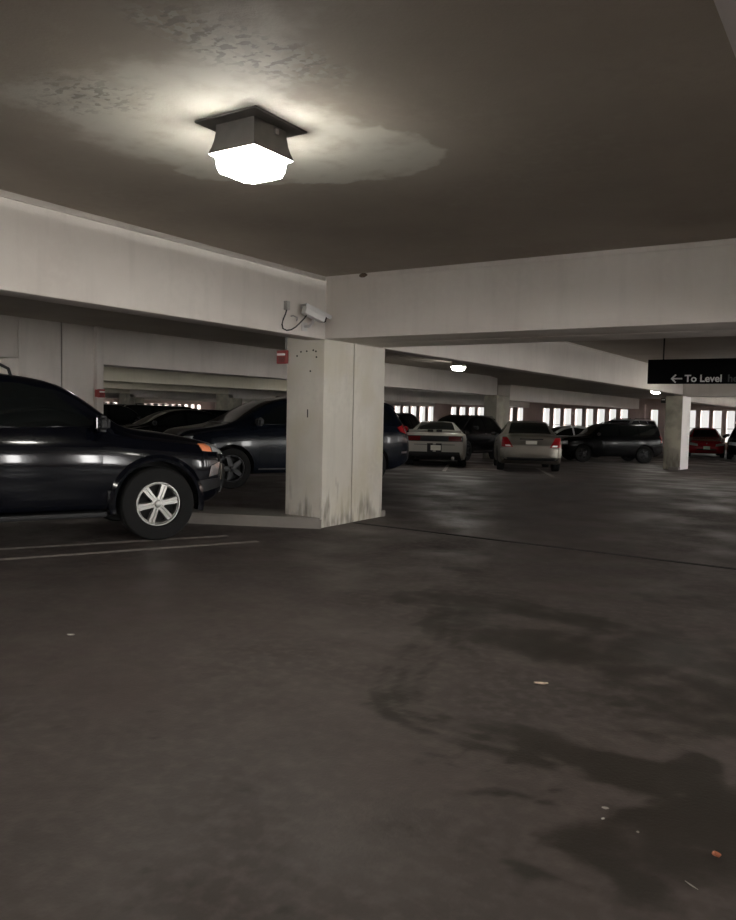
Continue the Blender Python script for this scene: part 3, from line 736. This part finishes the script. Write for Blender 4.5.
fp = pillar('concrete_pillar', -.56, 0, 21, 22.4, -.42, 2.268, M['far_pillar'], 'far concrete pillar beside the red car', 21.75)
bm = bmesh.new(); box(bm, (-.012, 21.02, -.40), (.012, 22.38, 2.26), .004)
link('daylit_face', bm, M['whitebeam'], fp)  # daylight on this side is put into the colour of a thin panel
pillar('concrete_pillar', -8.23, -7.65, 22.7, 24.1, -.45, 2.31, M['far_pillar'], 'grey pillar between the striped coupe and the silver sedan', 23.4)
pillar('concrete_pillar', -8.23, -7.645, .95, 2.62, 0, ZC, M['beam'], 'pale double pillar behind the black off-road car', 1.87)
bm = bmesh.new(); box(bm, (-7.78, 2.62, 0), (-7.56, 2.78, ZC), .01); tag(link('pillar_strip', bm, M['beam']), 'narrow pilaster on the pale double pillar', None, None, 'structure')
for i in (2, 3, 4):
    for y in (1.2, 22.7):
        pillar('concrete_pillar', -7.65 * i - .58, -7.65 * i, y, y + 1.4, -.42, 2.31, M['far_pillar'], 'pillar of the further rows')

# kerb island at the foot of the front pillar
bm = bmesh.new(); prism(bm, [(.015, -.045), (-1.66, -.80), (-1.95, -.12), (-.585, .55), (-.585, -.002), (.0, -.002)], 0, .13)
bmesh.ops.bevel(bm, geom=[e for e in bm.edges if abs(e.verts[0].co.z - e.verts[1].co.z) < .01 and e.verts[0].co.z > .1], offset=.02, segments=2, affect='EDGES')
tag(link('kerb', bm, M['kerb']), 'low concrete kerb running from the pillar foot', None, None, 'structure')
bm = bmesh.new(); box(bm, (-.45, 1.43, -.01), (-.02, 1.55, .09), .03); tag(link('kerb', bm, M['kerb']), 'stub of kerb behind the pillar foot', None, None, 'structure')
bm = bmesh.new(); prism(bm, [(-.3, 20.65), (.02, 20.65), (.02, 20.98), (-.3, 20.98)], -.40, -.20); tag(link('kerb', bm, M['kerb']), 'kerb block at the far pillar foot', None, None, 'structure')

# outer walls with tall slot windows
def slot_wall(name, axis, at, thick, a, b, slots, zs, ztop, label):
    """wall along x (axis 0) or y (axis 1) with openings (lo, hi); one mesh"""
    bm = bmesh.new()
    def bx(u0, u1, z0, z1):
        if u1 - u0 < 1e-3: return
        if axis == 0: box(bm, (u0, at, z0), (u1, at + thick, z1))
        else: box(bm, (at, u0, z0), (at + thick, u1, z1))
    bx(a, b, -.5, zs); bx(a, b, ztop, 3.2); cur = a
    for lo, hi in slots: bx(cur, lo, zs, ztop); cur = hi
    bx(cur, b, zs, ztop)
    return tag(link(name, bm, M['wall']), label, None, None, 'structure')

W = [(-27.24, -26.84), (-26.58, -26.07), (-25.82, -25.31), (-25.09, -24.61), (-24.3, -23.82), (-23.55, -23.09), (-21.59, -21.14), (-20.86, -20.38), (-20.08, -19.6), (-19.35, -18.85),
     (-16.82, -16.58), (-16.21, -15.79), (-14.28, -13.81), (-13.51, -13.02), (-12.75, -12.25), (-11.97, -11.48), (-11.19, -10.71), (-10.42, -9.92), (-9.61, -9.15), (-8.86, -8.37), (-6.88, -6.42),
     (-5.3, -4.85), (-4.56, -4.10), (-3.81, -3.30), (-3.06, -2.56), (-2.28, -1.80)]
W = [(-27.24 - .77 * k - .5, -27.24 - .77 * k) for k in range(22, 0, -1) if -27.24 - .77 * k > X0 + 1][:] + W
W = [(a - .3, b - .3) if b < -27.3 else (a, b) for a, b in W] + [(-1.5 + .76 * k, -1.02 + .76 * k) for k in range(18)]
slot_wall('wall_back', 0, Y1, .35, X0, X1, sorted(W), .10, 2.08, 'brown end wall with tall slot windows')
n = int((Y1 - Y0 - 2) / .78)
slot_wall('wall_left', 1, X0 - .35, .35, Y0, Y1, [(Y0 + 1 + .78 * k, Y0 + 1 + .78 * k + .46) for k in range(n)], .1, 1.92, 'distant side wall with slot windows')
# the open sides behind the viewer: low parapets with wide openings to the daylight
slot_wall('wall_right', 1, X1, .35, Y0, Y1, [(Y0 + 1.2 + 1.95 * k, Y0 + 1.2 + 1.95 * k + .46) for k in range(30)], .9, 2.6, 'parapet wall with wide daylight openings')
slot_wall('wall_front', 0, Y0 - .35, .35, X0, X1, [(X0 + 1.6 + 3.9 * k, X0 + 1.6 + 3.9 * k + .46) for k in range(14)], .9, 2.6, 'parapet wall behind the viewer')
for nm, loc, rot, sx, sy in (('daylight_opening', (X1 + .1, (Y0 + 20) / 2, 1.8), (0, math.pi / 2, 0), 2., 35.), ('daylight_opening', (-5, Y0 - .1, 1.8), (math.pi / 2, 0, math.pi), 34., 2.)):
    ld = bpy.data.lights.new(nm, 'AREA'); ld.shape = 'RECTANGLE'; ld.size = sx; ld.size_y = sy; ld.cycles.is_portal = True
    lo = bpy.data.objects.new(nm, ld); COL.objects.link(lo); lo.location = loc; lo.rotation_euler = rot
bm = bmesh.new()
for z in (.62, .95): tube(bm, [(X0, Y1 - .10, z), (X1, Y1 - .10, z)], .02, 6)
tag(link('guard_rail', bm, M['steel']), 'thin guard rails across the slot windows', None, None, 'structure')
bm = bmesh.new(); tube(bm, [(-7.25, Y1 - .25, -.4), (-7.25, Y1 - .25, 2.4)], .09, 10); tag(link('drain_pipe', bm, M['wall']), 'pipe standing in the corner by the far window wall', 'pipe')

# ------------------------------------------------------------------ fixtures
def lamp(x, y, zc, label, rz=0.):
    r = empty('ceiling_lamp', (x, y, zc), label, 'ceiling light', 'square ceiling lamps of the garage', rz)
    bm = bmesh.new(); box(bm, (-.228, -.228, -.012), (.228, .228, 0), .003); link('mounting_plate', bm, M['lamphousing'], r)
    bm = bmesh.new(); rows = []
    for s, z in ((.142, -.012), (.143, -.05), (.150, -.10), (.160, -.14), (.170, -.165), (.170, -.178)):
        rows.append([bm.verts.new((a * s, b * s, z)) for a, b in ((-1, -1), (1, -1), (1, 1), (-1, 1))])
    for a, b in zip(rows, rows[1:]):
        for k in range(4): bm.faces.new((a[k], a[(k + 1) % 4], b[(k + 1) % 4], b[k]))
    bm.faces.new(rows[0]); bm.faces.new(rows[-1][::-1]); bmesh.ops.recalc_face_normals(bm, faces=bm.faces)
    h = link('housing', bm, M['lamphousing'], r)
    bm = bmesh.new(); box(bm, (.140, .03, -.06), (.160, .055, -.03), .004); link('latch', bm, M['steel'], h)
    bm = bmesh.new(); rows = []
    for s, z, c in ((.170, -.178, .0), (.166, -.184, .0), (.155, -.188, .02), (.150, -.245, .025), (.140, -.275, .03), (.105, -.290, .04), (.05, -.294, .02)):
        pts = []
        for a, b in ((-1, -1), (1, -1), (1, 1), (-1, 1)):
            if c: pts += [(a * s, b * (s - c)), (a * (s - c), b * s)] if a * b > 0 else [(a * (s - c), b * s), (a * s, b * (s - c))]
            else: pts += [(a * s, b * s * .999), (a * s * .999, b * s)] if a * b > 0 else [(a * s * .999, b * s), (a * s, b * s * .999)]
        rows.append([bm.verts.new((p, q, z)) for p, q in pts])
    for a, b in zip(rows, rows[1:]):
        for k in range(8): bm.faces.new((a[k], a[(k + 1) % 8], b[(k + 1) % 8], b[k]))
    bm.faces.new(rows[0]); bm.faces.new(rows[-1][::-1]); bmesh.ops.recalc_face_normals(bm, faces=bm.faces)
    link('lens', bm, M['lens'], r)
    return r
l0 = lamp(2.57, -4.275, ZC, 'lit square ceiling lamp on the pale water-stained slab')
def copy_tree(o, parent=None):
    c = o.copy(); COL.objects.link(c)
    if parent: c.parent = parent
    for ch in list(o.children): copy_tree(ch, c)
    return c
for x, y, z, lb in ((-4.9, 13.5, ZC, 'small lit lamp above the striped white coupe'), (-2.1, 26.2, ZC - .26, 'lit lamp under the beam near the far pillar'), (1.75, 16.6, ZC, 'lamp hidden behind the black hanging sign'),
                    (-6.0, -4.6, ZC, 'unseen lamp over the bay of the black off-road car'), (-13.0, 5., ZC, 'lamp over the second row of cars'), (-20.6, 12., ZC, 'lamp over the third row of cars'), (-13.0, 20., ZC, 'unseen lamp added deep in the second row'), (9.3, -4.3, ZC, 'lamp beyond the overhead beam'), (9.3, 13., ZC, 'unseen lamp added over the next aisle'), (-27., 12., ZC, 'unseen lamp added over the fourth row'), (-13.0, -3.5, ZC, 'unseen lamp added at the near end of the second row'), (-20.6, 3., ZC, 'unseen lamp added at the near end of the third row'), (2.6, -9.4, ZC, 'lamp behind the viewer')):  # near-end lamps are unseen, added to brighten far beams; outer ones light the bays
    c = copy_tree(l0); c.location = (x, y, z); c['label'] = lb

# red alarm horns
def alarm(loc, rz, label, m, big=1.):
    r = empty('fire_alarm', loc, label, 'fire alarm', None, rz)          # faces +x in its own frame
    bm = bmesh.new(); box(bm, (-.09, -.075, -.075), (.0, .075, .075), .01); link('back_box', bm, m, r)
    bm = bmesh.new(); box(bm, (0, -.085, -.085), (.035, .085, .085), .012); f = link('face_plate', bm, m, r)
    bm = bmesh.new(); box(bm, (.035, -.06, .015), (.06, .06, .045), .008); link('strobe', bm, M['strobe'], f)
    bm = bmesh.new()
    for k in range(5): box(bm, (.034, -.05, -.065 + .014 * k), (.038, .05, -.059 + .014 * k))
    link('horn_slot', bm, M['dark'], f)
    return r
a1 = alarm((-.635, -.005, 2.11), -math.pi / 2, 'red fire alarm with white strobe on the front pillar', M['redpaint'])
bm = bmesh.new(); tube(bm, [(-.655, .045, 2.165), (-.655, .045, 2.42)], .012, 8); tube(bm, [(-.625, .045, 2.165), (-.625, .045, 2.42)], .012, 8); link('conduit', bm, M['steel'], a1).matrix_parent_inverse = Matrix.Rotation(math.pi / 2, 4, 'Z') @ Matrix.Translation((.655, .005, -2.11))
alarm((-7.50, 2.66, 1.72), 0, 'red fire alarm on the pale pilaster over the parked cars', M['redpaint'], 1.)
a3 = alarm((-.64, 21.05, 2.10), -math.pi / 2, 'small dark alarm box on the far pillar', M['black'])

# security camera on the beam
r = empty('security_camera', (.0, -.47, 2.46), 'grey security camera on a bracket above the front pillar', 'security camera')
def put(o, world): o.matrix_parent_inverse = r.matrix_world.inverted(); return o
bpy.context.view_layer.update()
A, B = Vector((.10, -.55, 2.605)), Vector((.215, -.285, 2.505)); d = (B - A).normalized(); q = d.to_track_quat('X', 'Z').to_matrix().to_4x4()
def xf(bm, M4):
    for v in bm.verts: v.co = M4 @ v.co
L = (B - A).length
bm = bmesh.new(); box(bm, (0, -.055, -.055), (L - .03, .055, .045), .018); xf(bm, Matrix.Translation(A) @ q); put(link('camera_body', bm, M['camgrey'], r), 1)
bm = bmesh.new(); box(bm, (-.02, -.066, .045), (L + .03, .066, .058), .004); box(bm, (-.02, -.068, .01), (L + .03, -.062, .056), .002); box(bm, (-.02, .062, .01), (L + .03, .068, .056), .002); xf(bm, Matrix.Translation(A) @ q); put(link('sun_shield', bm, M['camgrey'], r), 1)
bm = bmesh.new(); box(bm, (L - .03, -.045, -.045), (L - .012, .045, .035), .006); xf(bm, Matrix.Translation(A) @ q); put(link('front_glass', bm, M['glass'], r), 1)
bm = bmesh.new(); tube(bm, [(.0, -.42, 2.42), (.08, -.42, 2.42), (.13, -.43, 2.45), (.155, -.43, 2.50)], .018, 10); box(bm, (0, -.47, 2.37), (.015, -.37, 2.47), .004); put(link('bracket', bm, M['camgrey'], r), 1)
bm = bmesh.new(); tube(bm, [(.0, -.56, 2.475), (.04, -.60, 2.48), (.06, -.62, 2.50), (.03, -.66, 2.52), (.01, -.68, 2.51)], .008, 8); put(link('spare_hook', bm, M['steel'], r), 1)
jb = empty('junction_box', (0, -.77, 2.62), 'small grey junction box with cable loop beside the security camera', 'junction box')
bpy.context.view_layer.update()
bm = bmesh.new(); box(bm, (0, -.03, -.05), (.05, .03, .05), .006); link('box_body', bm, M['steel'], jb)
bm = bmesh.new(); P = [(.03, -.01, -.05), (.04, -.04, -.10), (.045, -.085, -.16), (.04, -.10, -.22), (.035, -.075, -.265), (.035, -.01, -.28), (.045, .06, -.265), (.06, .12, -.23), (.085, .165, -.18), (.12, .195, -.13), (.15, .205, -.09)]
tube(bm, P, .008, 8); link('cable', bm, M['cable'], jb)
bm = bmesh.new(); bmesh.ops.create_icosphere(bm, subdivisions=3, radius=1)
for v in bm.verts: v.co *= 1 + .25 * noise.noise(v.co * 2.3); v.co = Vector((v.co.x * .055, v.co.y * .02, v.co.z * .026))
nb = link('mud_nest', bm, M['nest']); nb.location = (.55, -.018, 3.035); tag(nb, 'small brown mud clump where the cross beam meets the ceiling', 'nest')

# hanging sign
SY = 8.0
sg = empty('hanging_sign', (3.2, SY, 2.115), 'black hanging sign with white arrow and To Level lettering', 'sign')
bm = bmesh.new(); box(bm, (-1.30, 0, 0), (1.55, .14, .465), .008); link('sign_panel', bm, M['sign'], sg)
for x in (-1.03, 1.2):
    bm = bmesh.new(); tube(bm, [(x, .07, .46), (x, .07, ZC - 2.115)], .014, 8); link('hanging_rod', bm, M['black'], sg)
def text_mesh(s, size, x, z, m, name, parent, y=-.006):
    cu = bpy.data.curves.new('t', 'FONT'); cu.body = s; cu.size = size; cu.extrude = .004; cu.offset = .0038 * size / .2; cu.resolution_u = 6
    o = bpy.data.objects.new('t', cu); COL.objects.link(o); bpy.context.view_layer.update()
    me = bpy.data.meshes.new_from_object(o.evaluated_get(bpy.context.evaluated_depsgraph_get())); bpy.data.objects.remove(o); bpy.data.curves.remove(cu)
    me.transform(Matrix.Translation((x, y, z)) @ Matrix.Rotation(math.pi / 2, 4, 'X'))
    me.materials.clear(); me.materials.append(m); me.name = name
    t = bpy.data.objects.new(name, me); COL.objects.link(t); t.parent = parent; return t
text_mesh('To Level', .185, -.615, .035, M['letters'], 'lettering', sg)
text_mesh('he', .185, .13, .035, M['dimletters'], 'faded_lettering', sg)
bm = bmesh.new()
def bar(p, q2, w):
    p, q2 = Vector(p), Vector(q2); d = (q2 - p).normalized(); n = Vector((-d.y, d.x)) * w / 2
    pts = [p + n, p - n, q2 - n, q2 + n]
    a = [bm.verts.new((u.x, -.010, u.y)) for u in pts]; b = [bm.verts.new((u.x, .002, u.y)) for u in pts]
    bm.faces.new(a); bm.faces.new(b[::-1])
    for k in range(4): bm.faces.new((a[k], b[k], b[(k + 1) % 4], a[(k + 1) % 4]))
bar((-.845, .095), (-.66, .095), .026); bar((-.855, .087), (-.775, .170), .026); bar((-.855, .103), (-.775, .020), .026)
bmesh.ops.recalc_face_normals(bm, faces=bm.faces); link('arrow', bm, M['letters'], sg)

# ------------------------------------------------------------------ litter
def leafy(x, y, s, rz, m, name, label, cat, curl=.3, asp=.45):
    bm = bmesh.new(); n = 9; rows = []
    for i in range(n):
        t = i / (n - 1); w = s * asp * math.sin(math.pi * min(1, t * .97 + .015)) ** .8
        rows.append([bm.verts.new((s * (t - .5), w * k, .004 + s * curl * (k * k * .5 + (t - .5) ** 2) + .002)) for k in (-1, -.5, 0, .5, 1)])
    for a, b in zip(rows, rows[1:]):
        for k in range(4): bm.faces.new((a[k], b[k], b[k + 1], a[k + 1]))
    r = bmesh.ops.solidify(bm, geom=list(bm.faces), thickness=.0015)
    o = link(name, bm, m); o.location = (x, y, .001); o.rotation_euler = (0, 0, rz); tag(o, label, cat); return o
leafy(4.25, -3.83, .075, .5, M['leaf'], 'dry_leaf', 'pale dry leaf curled on the floor beyond the tyre marks', 'leaf', .2, .22)
leafy(5.31, -5.07, .034, 2.2, M['leafred'], 'dry_leaf', 'small reddish leaf near the edge of the wet stain', 'leaf', .3)
leafy(4.92, -4.97, .026, .3, M['paper'], 'paper_scrap', 'white paper scrap in the dark wet stain', 'litter', .2, .4)
leafy(4.935, -5.05, .016, 1.3, M['paper'], 'paper_scrap', 'tiny white scrap just in front of the larger scrap', 'litter', .2, .4)
leafy(5.275, -5.295, .05, 2.6, M['paper'], 'twig', 'thin pale twig lying near the bottom edge of the photo', 'twig', .1, .06)
leafy(5.06, -5.07, .014, 1.9, M['paper'], 'paper_scrap', 'white fleck between the paper scrap and the reddish leaf', 'litter', .2, .4)
leafy(1.54, -4.73, .045, .6, M['paper'], 'paper_scrap', 'lone pale scrap on the open floor below the off-road car', 'litter', .3, .3)

# ------------------------------------------------------------------ parked cars
PB = mat('black_paint', (.0016, .002, .004), .1, 0, .22, .2, vary=.03)
PN = mat('navy_paint', (.0035, .005, .009), .18, 0, .16, .15, vary=.03)
PK = mat('dark_black_paint', (.0015, .0015, .002), .2, 0, .06, .15, vary=.03)
PW = paint('white_paint', (.30, .288, .255), .35, 0, .3)
PS = paint('silver_paint', (.185, .172, .148), .34, .7, .2)
PL = paint('pale_silver_paint', (.55, .55, .55), .3, .2)
PR = paint('red_paint', (.30, .010, .018), .25, 0, .4)

H = Vector((.434, .901)); RT = Vector((.901, -.434))
def from_tyre(S, contact, axle, side, heading, w):
    """car centre from one tyre's ground point (side: +1 left, -1 right of the car)"""
    h = Vector(heading).normalized(); left = Vector((-h.y, h.x))
    return Vector(contact) - h * axle - left * side * w
c = from_tyre(SPEC['offroad'], (-.79, -1.90), 1.53, -1, H, .95)
p = place(SPEC['offroad'], c.x, c.y, H.x, H.y); build_offroad(p['loc'], p['yaw'], p['pitch'], 'black off-road car with silver six-spoke wheel nearest the camera', PB)
c = from_tyre(SPEC['crossover'], (-4.12, 2.88), 1.55, 1, -H, .94)
p = place(SPEC['crossover'], c.x, c.y, -H.x, -H.y); build_crossover(p['loc'], p['yaw'], p['pitch'], 'dark navy crossover car parked behind the front pillar', PN)
H2 = Vector((-.434, .901))
def rear_at(S, x, y, h):
    h = Vector(h).normalized(); return Vector((x, y)) + h * S['L'] / 2
c = rear_at(SPEC['coupe'], -5.32, 12.9, H2); p = place(SPEC['coupe'], c.x, c.y, *H2)
build_coupe(p['loc'], p['yaw'], p['pitch'], 'white sports coupe with twin black stripes seen from behind', PW)
c = rear_at(SPEC['sedan'], -2.36, 13.05, H2); p = place(SPEC['sedan'], c.x, c.y, *H2)
build_sedan(p['loc'], p['yaw'], p['pitch'], 'silver sedan with red tail lights seen from behind', PS)
hb = Vector((-2.08, -1.60)).normalized()
c = from_tyre(SPEC['boxy'], (-4.34, 23.99), 1.31, 1, hb, .89); p = place(SPEC['boxy'], c.x, c.y, *hb)
build_boxy(p['loc'], p['yaw'], p['pitch'], 'black compact sport utility car seen side-on beside the far pillar', PK)
for kind, x, y, h, pm, lb, kw in (
    ('crossover', -7.95, 20.1, (.05, -1.), PK, 'large black car parked nose-in beyond the striped coupe', {}),
    ('crossover', -10.9, 20.2, (-.30, .95), PK, 'black car half hidden behind the navy crossover tail', {}),
    ('tall', -5.75, 35.4, (-.25, -.97), PL, 'white sport utility car rising behind the black compact one', {}),
    ('sedan', -6.8, 28.6, (-.75, -.6), PL, 'pale silver sedan glimpsed beside the silver sedan', {}),
    ('sedan', -1.85, 36.2, (.22, -.97), PR, 'red sedan beyond the far pillar', dict(grille=False)),
    ('boxy', .45, 34.6, (.1, -.99), PK, 'black car at the right edge of the photo', {}),
    ('sedan', -11.9, 8.6, (-.434, -.901), PK, 'black sedan whose roof shows behind the off-road car hood', {}),
    ('boxy', -16.3, 10.0, (.434, .901), PK, 'black car with a roof spoiler beside the pale double pillar', dict(spoiler=True)),
    ('tall', -17.4, 14.3, (.6, .8), PK, 'tall black car behind the black sedan roof', {}),
    ('crossover', -20.3, 15.2, (.6, .8), PK, 'black car far back between the distant pillars', {}),
    ('crossover', -21.2, 21.2, (.6, .8), PK, 'black car farthest back, its roof against the slot windows', {})):
    if kind == 'tall':
        S = SPEC['boxy']; p = place(S, x, y, *h); build_boxy(p['loc'], p['yaw'], p['pitch'], lb, pm).root.scale = (1.12, 1.08, 1.14 if pm == PL else 1.06); continue
    if kind == 'crossover':
        S = SPEC[kind]; p = place(S, x, y, *h); build_crossover(p['loc'], p['yaw'], p['pitch'], lb, pm); continue
    S = SPEC[kind]; p = place(S, x, y, *h)
    (build_boxy if kind == 'boxy' else build_sedan)(p['loc'], p['yaw'], p['pitch'], lb, pm, **kw)

# ------------------------------------------------------------------ sky
w = bpy.data.worlds.new('sky'); SC.world = w; w.use_nodes = True; nt = w.node_tree; bg = nt.nodes['Background']
tc = nt.nodes.new('ShaderNodeTexCoord'); n = noise_out(nt, tc.outputs['Generated'], 9, 6, .35, .75)
nt.links.new(mix_rgb(nt, n, (.86, .83, .82), (.72, .74, .68)), bg.inputs['Color'])
# overcast sky, brightest round the veiled sun behind the viewer
dt = nt.nodes.new('ShaderNodeVectorMath'); dt.operation = 'DOT_PRODUCT'; dt.inputs[1].default_value = Vector((.62, -.76, .18)).normalized()
nt.links.new(tc.outputs['Generated'], dt.inputs[0])
mr = nt.nodes.new('ShaderNodeMapRange'); mr.interpolation_type = 'SMOOTHSTEP'
mr.inputs['From Min'].default_value = -.45; mr.inputs['From Max'].default_value = .9; mr.inputs['To Min'].default_value = .95; mr.inputs['To Max'].default_value = SKY_SUN
nt.links.new(dt.outputs['Value'], mr.inputs['Value']); nt.links.new(mr.outputs['Result'], bg.inputs['Strength'])

# ------------------------------------------------------------------ camera
f, pi_, ro, ya = 787.288, .0585366, .02105336, .57243
fw = Vector((0, math.cos(pi_), -math.sin(pi_))); r_ = Vector((1, 0, 0)); u_ = r_.cross(fw)
r2 = math.cos(ro) * r_ + math.sin(ro) * u_; u2 = -math.sin(ro) * r_ + math.cos(ro) * u_
Z = Matrix.Rotation(ya, 3, 'Z'); r2, u2, fw = Z @ r2, Z @ u2, Z @ fw
cam = bpy.data.cameras.new('camera'); co = bpy.data.objects.new('camera', cam); COL.objects.link(co)
co.matrix_world = Matrix(((r2.x, u2.x, -fw.x, 5.68), (r2.y, u2.y, -fw.y, -7.79), (r2.z, u2.z, -fw.z, 1.42), (0, 0, 0, 1)))
cam.sensor_fit = 'HORIZONTAL'; cam.sensor_width = 36; cam.lens = f * 36 / 736; cam.clip_end = 300
SC.camera = co

SC.cycles.use_denoising = True
SC.cycles.max_bounces = 8; SC.cycles.diffuse_bounces = 5
SC.cycles.sample_clamp_indirect = 6
SC.view_settings.view_transform = 'Standard'; SC.view_settings.look = 'None'; SC.view_settings.gamma = 1; SC.view_settings.exposure = .1
SC.view_settings.use_curve_mapping = False
